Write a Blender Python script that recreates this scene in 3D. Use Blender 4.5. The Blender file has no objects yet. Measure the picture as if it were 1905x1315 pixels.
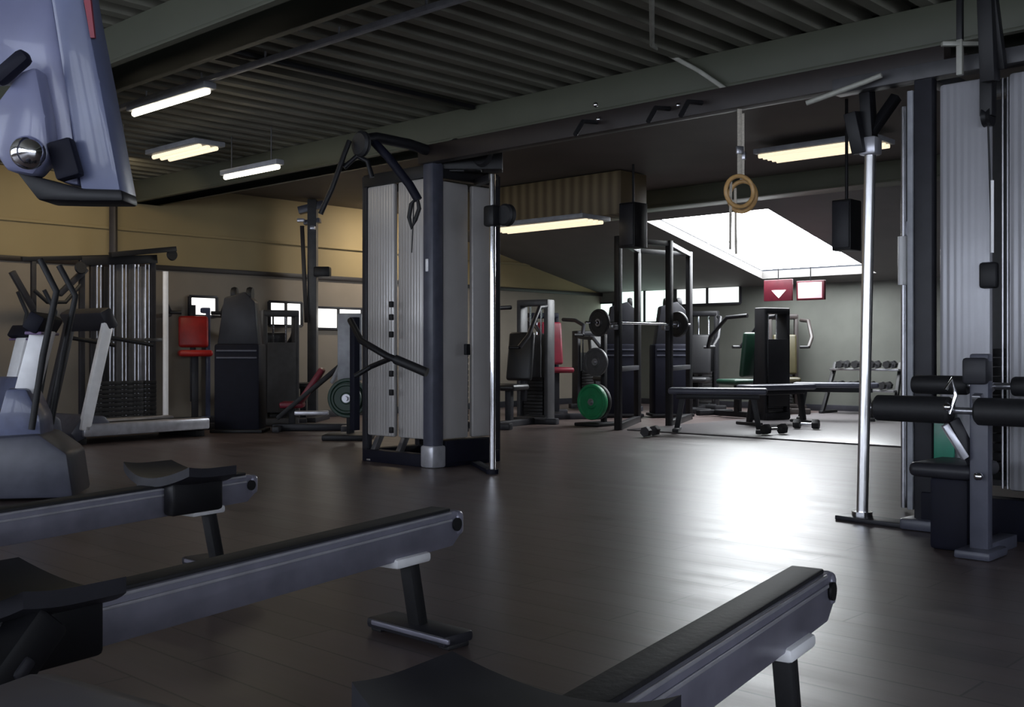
import bpy, bmesh, math, random
from mathutils import Vector, Matrix, Euler
random.seed(7)
S = bpy.context.scene
C = S.collection
V = Vector
PI = math.pi
CAM_H, F, HY, CX = 0.93, 2000.0, 654.0, 952.5
A_U = math.radians(-43.1)                       # the room's beams run along U, the deck ribs along VV
U = V((math.cos(A_U), math.sin(A_U), 0)); VV = V((-math.sin(A_U), math.cos(A_U), 0))
Z = V((0, 0, 1))

def W(px, py, d):                               # a point of the place at depth d
    return V(((px - CX) / F * d, d, CAM_H + (HY - py) / F * d))
def G(px, py):                                  # a point of the floor
    p = W(px, py, CAM_H * F / (py - HY)); p.z = 0
    return p
def RM(u, v, z=0): return U * u + VV * v + Z * z
def onv(px, py, v):                             # point on the vertical plane v = const
    r = W(px, py, 1.0) - V((0, 0, CAM_H)); k = v / r.dot(VV)
    return r * k + V((0, 0, CAM_H))
def onu(px, py, u):
    r = W(px, py, 1.0) - V((0, 0, CAM_H)); k = u / r.dot(U)
    return r * k + V((0, 0, CAM_H))
def onz(px, py, z):
    r = W(px, py, 1.0) - V((0, 0, CAM_H)); k = (z - CAM_H) / r.z
    return r * k + V((0, 0, CAM_H))

# ------------------------------------------------------------------ materials
def mat(name, col, rough=0.5, metal=0.0, var=0.15, scale=12.0, spec=0.5, emit=None, es=0.0, coat=0.0, bump=0.0):
    m = bpy.data.materials.new(name); m.use_nodes = True
    nt = m.node_tree; b = nt.nodes['Principled BSDF']
    b.inputs['Roughness'].default_value = rough; b.inputs['Metallic'].default_value = metal
    b.inputs['Specular IOR Level'].default_value = spec
    b.inputs['Coat Weight'].default_value = coat
    tc = nt.nodes.new('ShaderNodeTexCoord'); no = nt.nodes.new('ShaderNodeTexNoise')
    no.inputs['Scale'].default_value = scale; no.inputs['Detail'].default_value = 3
    nt.links.new(tc.outputs['Object'], no.inputs['Vector'])
    cr = nt.nodes.new('ShaderNodeValToRGB')
    cr.color_ramp.elements[0].position = .3; cr.color_ramp.elements[1].position = .7
    cr.color_ramp.elements[0].color = (*[c * (1 - var) for c in col], 1)
    cr.color_ramp.elements[1].color = (*[min(1, c * (1 + var)) for c in col], 1)
    nt.links.new(no.outputs['Fac'], cr.inputs['Fac']); nt.links.new(cr.outputs['Color'], b.inputs['Base Color'])
    if bump:
        bp = nt.nodes.new('ShaderNodeBump'); bp.inputs['Strength'].default_value = bump; bp.inputs['Distance'].default_value = .01
        nt.links.new(no.outputs['Fac'], bp.inputs['Height']); nt.links.new(bp.outputs['Normal'], b.inputs['Normal'])
    if emit:
        b.inputs['Emission Color'].default_value = (*emit, 1); b.inputs['Emission Strength'].default_value = es
    return m

M = dict(
    black=mat('black_paint', (.010, .010, .012), .45, spec=.3),
    rubber=mat('black_rubber', (.010, .010, .012), .6, bump=.1, scale=60),
    vinyl=mat('black_vinyl', (.014, .014, .016), .4, bump=.05, scale=80),
    navy=mat('navy_shroud', (.007, .0075, .016), .6, spec=.2),
    char=mat('charcoal_plastic', (.022, .022, .028), .45, spec=.35),
    slate=mat('slate_plastic', (.07, .073, .10), .38),
    bluegrey=mat('blue_grey_paint', (.10, .115, .20), .35, coat=.2),
    bluepale=mat('pale_blue_grey_paint', (.17, .18, .29), .33, coat=.2),
    rail=mat('anodised_rail', (.22, .215, .27), .34, metal=.3),
    silver=mat('silver_plastic', (.55, .55, .60), .3, metal=.5),
    steel=mat('brushed_steel', (.42, .42, .45), .3, metal=.9),
    chrome=mat('chrome', (.82, .82, .86), .12, metal=1.0, var=.03),
    whitepole=mat('polished_pole', (.95, .94, .95), .3, metal=1.0, var=.02),
    white=mat('white_plastic', (.93, .93, .95), .3, var=.05),
    red=mat('red_vinyl', (.42, .018, .016), .4),
    dred=mat('dark_red_vinyl', (.20, .010, .028), .42),
    green=mat('green_rubber', (.008, .20, .075), .45),
    dgreen=mat('dark_green_rubber', (.005, .032, .018), .45),
    teal=mat('green_acrylic', (.012, .19, .12), .3),
    grey=mat('grey_paint', (.06, .06, .065), .45),
    lgrey=mat('light_grey_paint', (.30, .31, .34), .4),
    olive=mat('olive_vinyl', (.035, .029, .010), .45),
    iron=mat('cast_iron', (.028, .028, .03), .5, metal=.4),
    wood=mat('varnished_birch', (.55, .33, .13), .35, scale=30),
    strap=mat('pale_webbing', (.55, .5, .42), .7, scale=90),
    brown=mat('brown_steel', (.016, .0105, .0095), .5),
    conduit=mat('pale_conduit', (.34, .34, .30), .4),
    beam=mat('green_grey_beam_paint', (.075, .08, .058), .55, var=.08, scale=2),
    deck=mat('galvanised_deck', (.175, .17, .138), .55, metal=.1, var=.12, scale=3),
    ceil2=mat('grey_ceiling_board', (.13, .125, .12), .7, var=.08, scale=2),
    ceilb=mat('brown_ceiling_board', (.11, .095, .085), .7, var=.1, scale=1.5),
    wallg=mat('grey_wall_paint', (.075, .078, .068), .7, var=.1, scale=3),
    wallw=mat('white_wall_paint', (.22, .19, .155), .7, var=.06, scale=3),
    mat_floor=mat('rubber_mat', (.10, .09, .095), .36, var=.2, scale=20),
    lamp=mat('lamp_tube', (.9, .88, .8), .4, emit=(1.0, .90, .70), es=10.0, var=0),
    lampdim=mat('lamp_louvre', (.9, .85, .7), .4, emit=(1.0, .84, .58), es=1.0, var=0),
    sky=mat('skylight_glass', (.9, .92, .95), .3, emit=(.93, .97, 1.0), es=21.0, var=0),
    day=mat('daylit_window_glass', (.8, .85, .9), .2, emit=(.80, .87, 1.0), es=6.2, var=0),
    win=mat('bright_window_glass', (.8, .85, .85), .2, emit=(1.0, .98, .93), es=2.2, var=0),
    wing=mat('greenish_window_glass', (.5, .6, .55), .2, emit=(.72, .95, .85), es=1.7, var=0),
    wind=mat('dim_window_glass', (.5, .6, .55), .2, emit=(.9, .95, .92), es=1.1, var=0),
    signred=mat('sign_red', (.075, .004, .012), .4), 
    signpink=mat('sign_lit_panel', (.8, .4, .45), .4, emit=(1.0, .42, .48), es=.75, var=0),
    screen=mat('screen', (.01, .01, .02), .12),
    violet=mat('violet_trim', (.16, .10, .22), .35),
    glassdark=mat('hub_hole', (.004, .004, .005), .6),
)

def slat_mat(nm='ribbed_shroud', col=(.38, .38, .41)):   # shroud with fine vertical ribs
    m = mat(nm, col, .34, metal=.25, var=.05, scale=4)
    nt = m.node_tree; b = nt.nodes['Principled BSDF']
    tc = nt.nodes.new('ShaderNodeTexCoord'); w = nt.nodes.new('ShaderNodeTexWave')
    w.bands_direction = 'X'; w.inputs['Scale'].default_value = 9
    nt.links.new(tc.outputs['Object'], w.inputs['Vector'])
    bp = nt.nodes.new('ShaderNodeBump'); bp.inputs['Strength'].default_value = .25; bp.inputs['Distance'].default_value = .01
    nt.links.new(w.outputs['Fac'], bp.inputs['Height']); nt.links.new(bp.outputs['Normal'], b.inputs['Normal'])
    return m
M['shroud'] = slat_mat(); M['shroudpale'] = slat_mat('pale_ribbed_shroud', (.52, .50, .49))

def floor_mat():
    m = mat('wood_vinyl_floor', (.05, .04, .04), .3)
    nt = m.node_tree; b = nt.nodes['Principled BSDF']
    tc = nt.nodes.new('ShaderNodeTexCoord'); mp = nt.nodes.new('ShaderNodeMapping')
    mp.inputs['Rotation'].default_value = (0, 0, math.radians(0))
    nt.links.new(tc.outputs['Object'], mp.inputs['Vector'])
    br = nt.nodes.new('ShaderNodeTexBrick')
    br.inputs['Color1'].default_value = (.125, .094, .090, 1); br.inputs['Color2'].default_value = (.100, .075, .072, 1)
    br.inputs['Mortar'].default_value = (.05, .038, .036, 1)
    br.inputs['Scale'].default_value = 1; br.inputs['Mortar Size'].default_value = .004
    br.inputs['Brick Width'].default_value = 1.2; br.inputs['Row Height'].default_value = .18
    nt.links.new(mp.outputs['Vector'], br.inputs['Vector'])
    no = nt.nodes.new('ShaderNodeTexNoise'); no.inputs['Scale'].default_value = 2.2; no.inputs['Detail'].default_value = 4
    mp2 = nt.nodes.new('ShaderNodeMapping'); mp2.inputs['Scale'].default_value = (.4, 3, 1)
    nt.links.new(tc.outputs['Object'], mp2.inputs['Vector']); nt.links.new(mp2.outputs['Vector'], no.inputs['Vector'])
    mx = nt.nodes.new('ShaderNodeMix'); mx.data_type = 'RGBA'; mx.blend_type = 'OVERLAY'
    mx.inputs['Factor'].default_value = .45
    nt.links.new(br.outputs['Color'], mx.inputs['A']); nt.links.new(no.outputs['Fac'], mx.inputs['B'])
    nt.links.new(mx.outputs['Result'], b.inputs['Base Color'])
    mr = nt.nodes.new('ShaderNodeMapRange'); mr.inputs['To Min'].default_value = .27; mr.inputs['To Max'].default_value = .44
    nt.links.new(no.outputs['Fac'], mr.inputs['Value']); nt.links.new(mr.outputs['Result'], b.inputs['Roughness'])
    b.inputs['Specular IOR Level'].default_value = .55
    bp = nt.nodes.new('ShaderNodeBump'); bp.inputs['Strength'].default_value = .12; bp.inputs['Distance'].default_value = .02
    nt.links.new(no.outputs['Fac'], bp.inputs['Height']); nt.links.new(bp.outputs['Normal'], b.inputs['Normal'])
    return m
M['floor'] = floor_mat()

def wall_mat():                                 # beige paint with faded warm murals
    m = mat('beige_wall_paint', (.30, .235, .12), .7, var=.12, scale=.9)
    nt = m.node_tree; b = nt.nodes['Principled BSDF']
    return m
M['wallb'] = wall_mat()
def wood_slat_mat():
    m = mat('wood_slats', (.16, .115, .06), .55, scale=6)
    nt = m.node_tree; b = nt.nodes['Principled BSDF']
    tc = nt.nodes.new('ShaderNodeTexCoord'); w = nt.nodes.new('ShaderNodeTexWave')
    w.bands_direction = 'X'; w.inputs['Scale'].default_value = 2.2; w.inputs['Distortion'].default_value = .6
    nt.links.new(tc.outputs['Object'], w.inputs['Vector'])
    cr = nt.nodes.new('ShaderNodeValToRGB')
    cr.color_ramp.elements[0].color = (.10, .07, .035, 1); cr.color_ramp.elements[1].color = (.20, .15, .08, 1)
    nt.links.new(w.outputs['Fac'], cr.inputs['Fac']); nt.links.new(cr.outputs['Color'], b.inputs['Base Color'])
    return m
M['slats'] = wood_slat_mat()

# ------------------------------------------------------------------ mesh builder
class MB:
    def __init__(s): s.bm = bmesh.new()
    def _merge(s, t, mtx=None):
        if mtx is not None: bmesh.ops.transform(t, matrix=mtx, verts=t.verts)
        me = bpy.data.meshes.new('tmp'); t.to_mesh(me); t.free()
        s.bm.from_mesh(me); bpy.data.meshes.remove(me); return s
    def box(s, c, size, rot=None, bev=0.0, seg=2):
        t = bmesh.new(); bmesh.ops.create_cube(t, size=1)
        bmesh.ops.scale(t, vec=V(size), verts=t.verts)
        if bev: bmesh.ops.bevel(t, geom=t.edges[:], offset=min(bev, min(size) * .45), segments=seg, affect='EDGES', profile=.5)
        R = Matrix.Identity(4)
        if rot is not None: R = rot.to_matrix().to_4x4() if isinstance(rot, Euler) else (rot.to_4x4() if len(rot) == 3 else rot)
        return s._merge(t, Matrix.Translation(V(c)) @ R)
    def bar(s, p0, p1, w, h, up=Z, bev=.004):   # rectangular bar between two points
        p0, p1 = V(p0), V(p1); x = (p1 - p0); L = x.length; x.normalize()
        y = V(up).cross(x)
        if y.length < 1e-4: y = V((0, 1, 0)).cross(x)
        y.normalize(); z = x.cross(y)
        R = Matrix((x, y, z)).transposed()
        return s.box((p0 + p1) / 2, (L, w, h), R, bev)
    def tube(s, pts, r, seg=12, closed=False):
        pts = [V(p) for p in pts]; n = len(pts); bm = s.bm; rings = []
        t0 = (pts[1] - pts[0]).normalized()
        nrm = t0.orthogonal().normalized()
        for i, p in enumerate(pts):
            if closed: t = (pts[(i + 1) % n] - pts[i - 1]).normalized()
            elif i == 0: t = t0
            elif i == n - 1: t = (pts[-1] - pts[-2]).normalized()
            else: t = ((pts[i + 1] - p).normalized() + (p - pts[i - 1]).normalized()).normalized()
            nrm = (nrm - t * nrm.dot(t)).normalized(); b = t.cross(nrm)
            rr = r[i] if isinstance(r, (list, tuple)) else r
            rings.append([bm.verts.new(p + (nrm * math.cos(2 * PI * k / seg) + b * math.sin(2 * PI * k / seg)) * rr) for k in range(seg)])
        m = n if closed else n - 1
        for i in range(m):
            a, b2 = rings[i], rings[(i + 1) % n]
            for k in range(seg): bm.faces.new((a[k], a[(k + 1) % seg], b2[(k + 1) % seg], b2[k]))
        if not closed:
            bm.faces.new(rings[0][::-1]); bm.faces.new(rings[-1])
        return s
    def cyl(s, p0, p1, r, r2=None, seg=20):
        return s.tube([p0, p1], [r, r if r2 is None else r2], seg)
    def lathe(s, prof, o, axis=Z, seg=28):      # prof: (radius, height)
        o, axis = V(o), V(axis).normalized(); a = axis.orthogonal().normalized(); b = axis.cross(a); bm = s.bm; rings = []
        for r, h in prof:
            if r < 1e-5: rings.append([bm.verts.new(o + axis * h)] * seg)
            else: rings.append([bm.verts.new(o + axis * h + (a * math.cos(2 * PI * k / seg) + b * math.sin(2 * PI * k / seg)) * r) for k in range(seg)])
        for i in range(len(rings) - 1):
            p, q = rings[i], rings[i + 1]
            for k in range(seg):
                f = []
                for vv in (p[k], p[(k + 1) % seg], q[(k + 1) % seg], q[k]):
                    if vv not in f: f.append(vv)
                if len(f) > 2:
                    try: bm.faces.new(f)
                    except ValueError: pass
        return s
    def ball(s, c, r, sc=(1, 1, 1)):
        t = bmesh.new(); bmesh.ops.create_uvsphere(t, u_segments=20, v_segments=12, radius=r)
        bmesh.ops.scale(t, vec=V(sc), verts=t.verts)
        return s._merge(t, Matrix.Translation(V(c)))
    def prism(s, poly, off, bev=0.0):           # planar outline given a thickness
        t = bmesh.new(); vs = [t.verts.new(V(p)) for p in poly]; f = t.faces.new(vs)
        r = bmesh.ops.extrude_face_region(t, geom=[f])
        bmesh.ops.translate(t, vec=V(off), verts=[e for e in r['geom'] if isinstance(e, bmesh.types.BMVert)])
        bmesh.ops.recalc_face_normals(t, faces=t.faces)
        if bev: bmesh.ops.bevel(t, geom=t.edges[:], offset=bev, segments=2, affect='EDGES', profile=.5)
        return s._merge(t)
    def sheet(s, fn, nu, nv, th):               # curved pad: fn(a,b) top surface, th thickness down
        bm = s.bm
        top = [[bm.verts.new(V(fn(i / nu, j / nv))) for j in range(nv + 1)] for i in range(nu + 1)]
        bot = [[bm.verts.new(V(fn(i / nu, j / nv)) - Z * th) for j in range(nv + 1)] for i in range(nu + 1)]
        for i in range(nu):
            for j in range(nv):
                bm.faces.new((top[i][j], top[i + 1][j], top[i + 1][j + 1], top[i][j + 1]))
                bm.faces.new((bot[i][j + 1], bot[i + 1][j + 1], bot[i + 1][j], bot[i][j]))
        for i in range(nu):
            bm.faces.new((top[i][0], bot[i][0], bot[i + 1][0], top[i + 1][0])); bm.faces.new((top[i + 1][nv], bot[i + 1][nv], bot[i][nv], top[i][nv]))
        for j in range(nv):
            bm.faces.new((top[0][j + 1], bot[0][j + 1], bot[0][j], top[0][j])); bm.faces.new((top[nu][j], bot[nu][j], bot[nu][j + 1], top[nu][j + 1]))
        return s
    def quad(s, *p):
        s.bm.faces.new([s.bm.verts.new(V(q)) for q in p]); return s

def link(name, mb, m, parent=None, inv=None, ang=38):
    bm = mb.bm
    if inv is not None: bmesh.ops.transform(bm, matrix=inv, verts=bm.verts)
    bmesh.ops.recalc_face_normals(bm, faces=bm.faces)
    for f in bm.faces: f.smooth = True
    for e in bm.edges:
        if len(e.link_faces) == 2 and e.calc_face_angle(0) > math.radians(ang): e.smooth = False
    me = bpy.data.meshes.new(name); bm.to_mesh(me); bm.free()
    me.materials.append(M[m] if isinstance(m, str) else m)
    o = bpy.data.objects.new(name, me); C.objects.link(o)
    if parent is not None: o.parent = parent
    return o
def struct(name, mb, m, parent=None):
    o = link(name, mb, m, parent)
    if parent is None: o['kind'] = 'structure'
    return o
def thing(name, label, cat, loc=(0, 0, 0), rz=0.0, group=None):
    o = bpy.data.objects.new(name, None); C.objects.link(o)
    o.location = V(loc); o.rotation_euler = (0, 0, rz); o['label'] = label; o['category'] = cat
    o.empty_display_size = .1
    if group: o['group'] = group
    return o
def inv_of(o): return (Matrix.Translation(o.location) @ o.rotation_euler.to_matrix().to_4x4()).inverted()
def wpart(name, mb, m, root): return link(name, mb, m, root, inv_of(root))      # built in room coordinates
def tag(o, label, cat, group=None):
    o['label'] = label; o['category'] = cat
    if group: o['group'] = group
    return o
def solo(name, mb, m, label, cat, base, rz=0.0, group=None):                     # a thing that is one mesh, origin at its base
    T = Matrix.Translation(V(base)) @ Euler((0, 0, rz)).to_matrix().to_4x4()
    o = link(name, mb, m, None, T.inverted()); o.location = V(base); o.rotation_euler = (0, 0, rz)
    return tag(o, label, cat, group)
def kids(o): return [c for c in bpy.data.objects if c.parent == o]
def dup(root, loc, rz, label, group=None):
    def cp(o, par):
        ch = kids(o); c = o.copy(); C.objects.link(c); c.parent = par
        for k in ch: cp(k, c)
        return c
    r = cp(root, None); r.location = V(loc); r.rotation_euler = (0, 0, rz); r['label'] = label
    if group: r['group'] = group
    return r

# ------------------------------------------------------------------ the room
ZC, ZB = 3.02, 2.75                             # deck soffit and beam soffit
V2, V1, V3 = 6.45, 3.27, 11.4                   # beams
VB = 15.65                                      # back wall
UL = -12.4                                     # left wall
UR = 9.0
SL = math.tan(math.radians(11.5)); ZS = 2.87    # sloped ceiling beyond the third beam
fl = MB(); fl.box(V((0, 0, -.05)), (UR - UL, VB + 4, .1))
f = link('floor', fl, 'floor'); f['kind'] = 'structure'
f.location = RM((UL + UR) / 2, (VB - 4) / 2); f.rotation_euler = (0, 0, A_U)

dk = MB(); pitch = .25; n = int((UR - UL) / pitch); prof = []
for i in range(n):
    a = UL + i * pitch
    prof += [(a, 0), (a + .085, 0), (a + .115, .075), (a + .22, .075)]
prof.append((UL + n * pitch, 0))
bm = dk.bm; lo = [bm.verts.new(RM(a, -3.6, ZC + h)) for a, h in prof]; hi = [bm.verts.new(RM(a, V2 + .2, ZC + h)) for a, h in prof]
for i in range(len(prof) - 1): bm.faces.new((lo[i], lo[i + 1], hi[i + 1], hi[i]))
dk.box(RM((UL + UR) / 2, (V3 - 4) / 2, ZC + .16), (UR - UL, V3 + 4, .1), Matrix.Rotation(A_U, 3, 'Z'))
struct('ceiling', dk, 'deck')
cb2 = MB(); cb2.bar(RM(UL, (V2 + V3) / 2 + .2, ZC + .05), RM(UR, (V2 + V3) / 2 + .2, ZC + .05), V3 - V2 - .2, .1, bev=0)
struct('ceiling_board', cb2, 'ceilb')

def beam(name, v, u0, u1, zb=ZB, w=.32, m='beam'):
    b = MB(); b.bar(RM(u0, v + w / 2, (ZC + zb) / 2), RM(u1, v + w / 2, (ZC + zb) / 2), w, ZC - zb, bev=.012)
    b.bar(RM(u0, v + w / 2, zb + .012), RM(u1, v + w / 2, zb + .012), w + .08, .024, bev=.004)
    return struct(name, b, m)
beam('trim_1', V1, UL, UR); beam('trim_2', V2, UL, UR); beam('trim_3', V3, -9.5, UR, 2.78, .25)

# sloped ceiling with a skylight cut through it
def zsl(v): return ZS - SL * (v - V3)
def onslope(px, py):
    r = W(px, py, 1.0) - V((0, 0, CAM_H)); a = r.dot(VV); k = (ZS + SL * V3 - CAM_H) / (r.z + SL * a)
    return r * k + V((0, 0, CAM_H))
q = [onslope(1205, 411), onslope(1428, 389), onslope(1622, 502), onslope(1425, 524)]
for p in q[2:]:
    pass
us = (q[0].dot(U) + q[3].dot(U)) / 2, (q[1].dot(U) + q[2].dot(U)) / 2
vs = (q[0].dot(VV) + q[1].dot(VV)) / 2, min(VB - .25, (q[2].dot(VV) + q[3].dot(VV)) / 2)
print('skylight u', us, 'v', vs, [tuple(p) for p in q])
def SP(u, v, dz=0): return RM(u, v, zsl(v) + dz)
uu = [UL, us[0], us[1], UR]; vv_ = [V3 + .2, vs[0], vs[1], VB + .1]
sc = MB()
for i in range(3):
    for j in range(3):
        if i == 1 and j == 1: continue
        a = [SP(uu[i], vv_[j]), SP(uu[i + 1], vv_[j]), SP(uu[i + 1], vv_[j + 1]), SP(uu[i], vv_[j + 1])]
        sc.prism(a, Z * .12)
o = struct('ceiling_slope', sc, 'ceil2')
sk = struct('window_skylight', MB().prism([SP(us[0] - .05, vs[0] - .05, .16), SP(us[1] + .05, vs[0] - .05, .16), SP(us[1] + .05, vs[1] + .05, .16), SP(us[0] - .05, vs[1] + .05, .16)], Z * .02), 'sky')
fr = MB()
for k in range(1, 2):
    a = vs[0] + (vs[1] - vs[0]) * k / 2
    fr.bar(SP(us[0], a, .13), SP(us[1], a, .13), .03, .03)
link('window_frame', fr, 'white', sk)

# walls
WZ = 1.96                                       # height of the dark rail on the left wall
wl = MB(); wl.bar(RM(UL - .1, -3.6, 1.6), RM(UL - .1, VB, 1.6), .2, 3.2, bev=0)
struct('wall_left', wl, 'wallb')
wl = MB(); wl.bar(RM(UL + .012, -2, WZ / 2), RM(UL + .012, VB, WZ / 2), .024, WZ, bev=.003)
struct('trim_4', wl, 'wallw')
wl = MB(); wl.bar(RM(UL + .03, -2, WZ + .02), RM(UL + .03, VB, WZ + .02), .05, .06, bev=.005)
struct('trim_5', wl, 'brown')
wl = MB(); wl.bar(RM(UL + .02, -2, 2.42), RM(UL + .02, VB, 2.42), .03, .035, bev=.005)
struct('trim_6', wl, 'wallb')
wb = MB(); wb.bar(RM(UL, VB + .1, 1.1), RM(UR, VB + .1, 1.1), .2, 2.2, bev=0)
struct('wall_back', wb, 'wallg')
wr = MB(); wr.bar(RM(UR + .1, -3, 1.6), RM(UR + .1, VB, 1.6), .2, 3.2, bev=0)
struct('wall_right', wr, 'wallw')
mb = MB(); mb.bar(RM(UL + .035, -2, .05), RM(UL + .035, VB, .05), .02, .1, bev=.004); struct('baseboard_left', mb, 'char')
mb = MB(); mb.bar(RM(UL, VB - .012, .05), RM(UR, VB - .012, .05), .024, .1, bev=.004); struct('baseboard_back', mb, 'char')

wf = MB(); VF = -3.6
HW = 1.5; xs_ = [UL + .6 + k * 2.1 for k in range(10)]
wf.bar(RM(UL, VF - .1, .35), RM(UR, VF - .1, .35), .2, .7, bev=0)
wf.bar(RM(UL, VF - .1, 2.8), RM(UR, VF - .1, 2.8), .2, .6, bev=0)
e0 = UL
for x_ in xs_:
    wf.bar(RM(e0, VF - .1, 1.6), RM(x_, VF - .1, 1.6), .2, 1.8, bev=0); e0 = x_ + 1.8
wf.bar(RM(e0, VF - .1, 1.6), RM(UR, VF - .1, 1.6), .2, 1.8, bev=0)
struct('wall_front', wf, 'wallw')
for k, x_ in enumerate(xs_):
    g = struct('window_%d' % (20 + k), MB().bar(RM(x_, VF - .1, 1.6), RM(x_ + 1.8, VF - .1, 1.6), .02, 1.8, bev=0), 'day')
    fr = MB()
    for z in (.72, 2.48): fr.bar(RM(x_, VF - .06, z), RM(x_ + 1.8, VF - .06, z), .06, .06)
    for j in range(3): fr.bar(RM(x_ + .03 + j * .87, VF - .06, .7), RM(x_ + .03 + j * .87, VF - .06, 2.5), .06, .06, up=VV)
    link('window_frame', fr, 'char', g)
for k in range(4):
    v_ = -3.0 + k * 2.2
    g = struct('window_%d' % (40 + k), MB().bar(RM(UR - .02, v_, 1.5), RM(UR - .02, v_ + 1.9, 1.5), .02, 2.0, bev=0), 'day')
    fr = MB()
    for z in (.5, 2.5): fr.bar(RM(UR - .04, v_, z), RM(UR - .04, v_ + 1.9, z), .06, .06)
    for j in range(3): fr.bar(RM(UR - .04, v_ + j * .95, .5), RM(UR - .04, v_ + j * .95, 2.5), .06, .06, up=U)
    link('window_frame', fr, 'char', g)
wn = 0
def window(plane, k, x0, x1, y0, y1, glass, bars=1):
    """a window in a wall: frame, mullions and glass, from its corners"""
    global wn; wn += 1
    fn = (lambda px, py: onu(px, py, UL + .03)) if plane == 'L' else (lambda px, py: onv(px, py, VB - .015))
    ax = VV if plane == 'L' else U
    nrm = U if plane == 'L' else -VV
    a, b = fn(x0, (y0 + y1) / 2), fn(x1, (y0 + y1) / 2)
    zt, zb2 = fn((x0 + x1) / 2, y0).z, fn((x0 + x1) / 2, y1).z
    a.z = b.z = 0
    g = MB(); g.bar(a + Z * (zt + zb2) / 2, b + Z * (zt + zb2) / 2, .012, zt - zb2, bev=0)
    o = struct('window_%d' % wn, g, glass)
    fr = MB(); t = .035
    for z in (zt, zb2): fr.bar(a + Z * z + nrm * .012, b + Z * z + nrm * .012, .04, t)
    for i in range(bars + 2):
        p = a.lerp(b, i / (bars + 1)) + nrm * .012
        fr.bar(p + Z * zb2, p + Z * zt, .04, t, up=nrm)
    link('window_frame', fr, 'char', o)
window('L', 0, 352, 402, 552, 588, 'win', 0)
window('L', 0, 500, 560, 562, 606, 'win', 1)
window('L', 0, 582, 672, 573, 612, 'win', 1)
window('B', 0, 1010, 1040, 566, 592, 'win', 0)
window('B', 0, 1046, 1078, 566, 662, 'win', 0)
window('B', 0, 1094, 1142, 564, 604, 'wing', 0)
window('B', 0, 1150, 1252, 536, 600, 'wing', 1)
window('B', 0, 1258, 1378, 534, 566, 'wind', 1)

# rubber mat area beyond the gloss floor (its near edge runs along U)
m0 = onz(1250, 806, 0).dot(VV)
mm = MB(); u0, u1 = onz(1175, 800, 0).dot(U), UR - .2
mm.bar(RM(u0, (m0 + VB - .1) / 2, .008), RM(u1, (m0 + VB - .1) / 2, .008), VB - .1 - m0, .016, bev=.004)
solo('rubber_floor_mat', mm, 'mat_floor', 'wide grey rubber floor matting under the benches at the far end', 'mat', RM((u0 + u1) / 2, (m0 + VB) / 2), A_U)

# slatted timber bulkhead hanging under the deck
bk = MB(); p = W(1155, 360, 12.3); p.z = 0; c0 = p; c1 = p - U * 2.6
bk.bar(c0 + Z * 2.76 + VV * .25, c1 + Z * 2.76 + VV * .25, .5, .5, bev=.01)
o = solo('slatted_bulkhead', bk, 'slats', 'brown slatted timber bulkhead hanging under the ceiling right of the middle tower', 'bulkhead', c0.lerp(c1, .5) + Z * 2.51, A_U)

# ------------------------------------------------------------------ lamps and ceiling services
def strip_lamp(p, L, label, group='tube lamps on the ceiling', m='lamp', w=.11, tubes=1):
    t = thing('strip_lamp', label, 'lamp', p, A_U, group)
    link('housing', MB().box((0, 0, .035), (L, w, .05), bev=.008), 'lgrey', t)
    for k in range(tubes):
        y = (k - (tubes - 1) / 2) * .09
        link('tube', MB().tube([(-L / 2 + .03, y, -.008), (L / 2 - .03, y, -.008)], .022, 10), m, t)
    return t
def hanger(t, L, z): 
    for s in (-1, 1): link('hanger', MB().cyl((s * L * .35, 0, .06), (s * L * .35, 0, z), .006, seg=6), 'grey', t)
zl = 2.87
p = onz(315, 190, zl); lamp1 = p.copy()
t = strip_lamp(p, 1.18, 'lit white tube lamp nearest on the left, on the long trunking rail'); 
# trunking rail carrying that lamp
a = p - U * 1.6; b = onz(860, 5, zl); b = p + U * (b - p).dot(U)
tr = MB(); tr.bar(a + Z * .078, b + Z * .078, .05, .036); 
for k in range(6):
    c = a.lerp(b, (k + .5) / 6); tr.cyl(c + Z * .1, c + Z * (ZC - zl - .004), .008, seg=6)
solo('lighting_trunking', tr, 'lgrey', 'long thin pale lighting rail crossing the corrugated ceiling', 'rail', a.lerp(b, .5) + Z * .06, A_U)
t = strip_lamp(onz(343, 283, 2.92), .95, 'wide louvred lamp behind the first lit tube, glowing warm', m='lampdim', w=.34, tubes=3); hanger(t, .95, .10)
t = strip_lamp(W(467, 319, 10.2), .95, 'thin warm tube lamp deepest on the left, beside the beige wall', m='lamp', w=.09); hanger(t, .95, ZC - W(467, 319, 10.2).z)
t = strip_lamp(onz(1530, 280, 2.90), 1.25, 'wide louvred lamp high behind the white pole, right of the gymnastic rings', m='lampdim', w=.5, tubes=5); hanger(t, 1.25, .14)
p = W(1015, 420, 12.35)
t = strip_lamp(p, 1.5, 'louvred lamp glowing below the slatted bulkhead', m='lampdim', w=.5, tubes=4); hanger(t, 1.5, 2.51 - p.z)
p = W(1290, 385, 12.6)
# dark cable tray along the ribs
a, b = onz(395, 88, ZC - .022), onz(892, 190, ZC - .022); b = a + VV * ((b - a).dot(VV)); 
b = a + VV * (V2 - .02 - a.dot(VV))
solo('cable_tray', MB().bar(a, b, .07, .036), 'black', 'thin black cable tray running along the ceiling ribs to the beam', 'cable tray', a.lerp(b, .5), A_U)
# bent conduit from the ceiling down the beam face
cp = [onz(1212, -60, ZC - .02), onz(1213, 84, ZC - .02)] + [onv(1236, 97, V2 - .06), onv(1300, 132, V2 - .06), onv(1368, 178, V2 - .06)]
solo('ceiling_conduit', MB().tube(cp, .016, 8), 'conduit', 'bent pale conduit running over the ceiling and down the main beam', 'conduit', cp[2])
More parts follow.
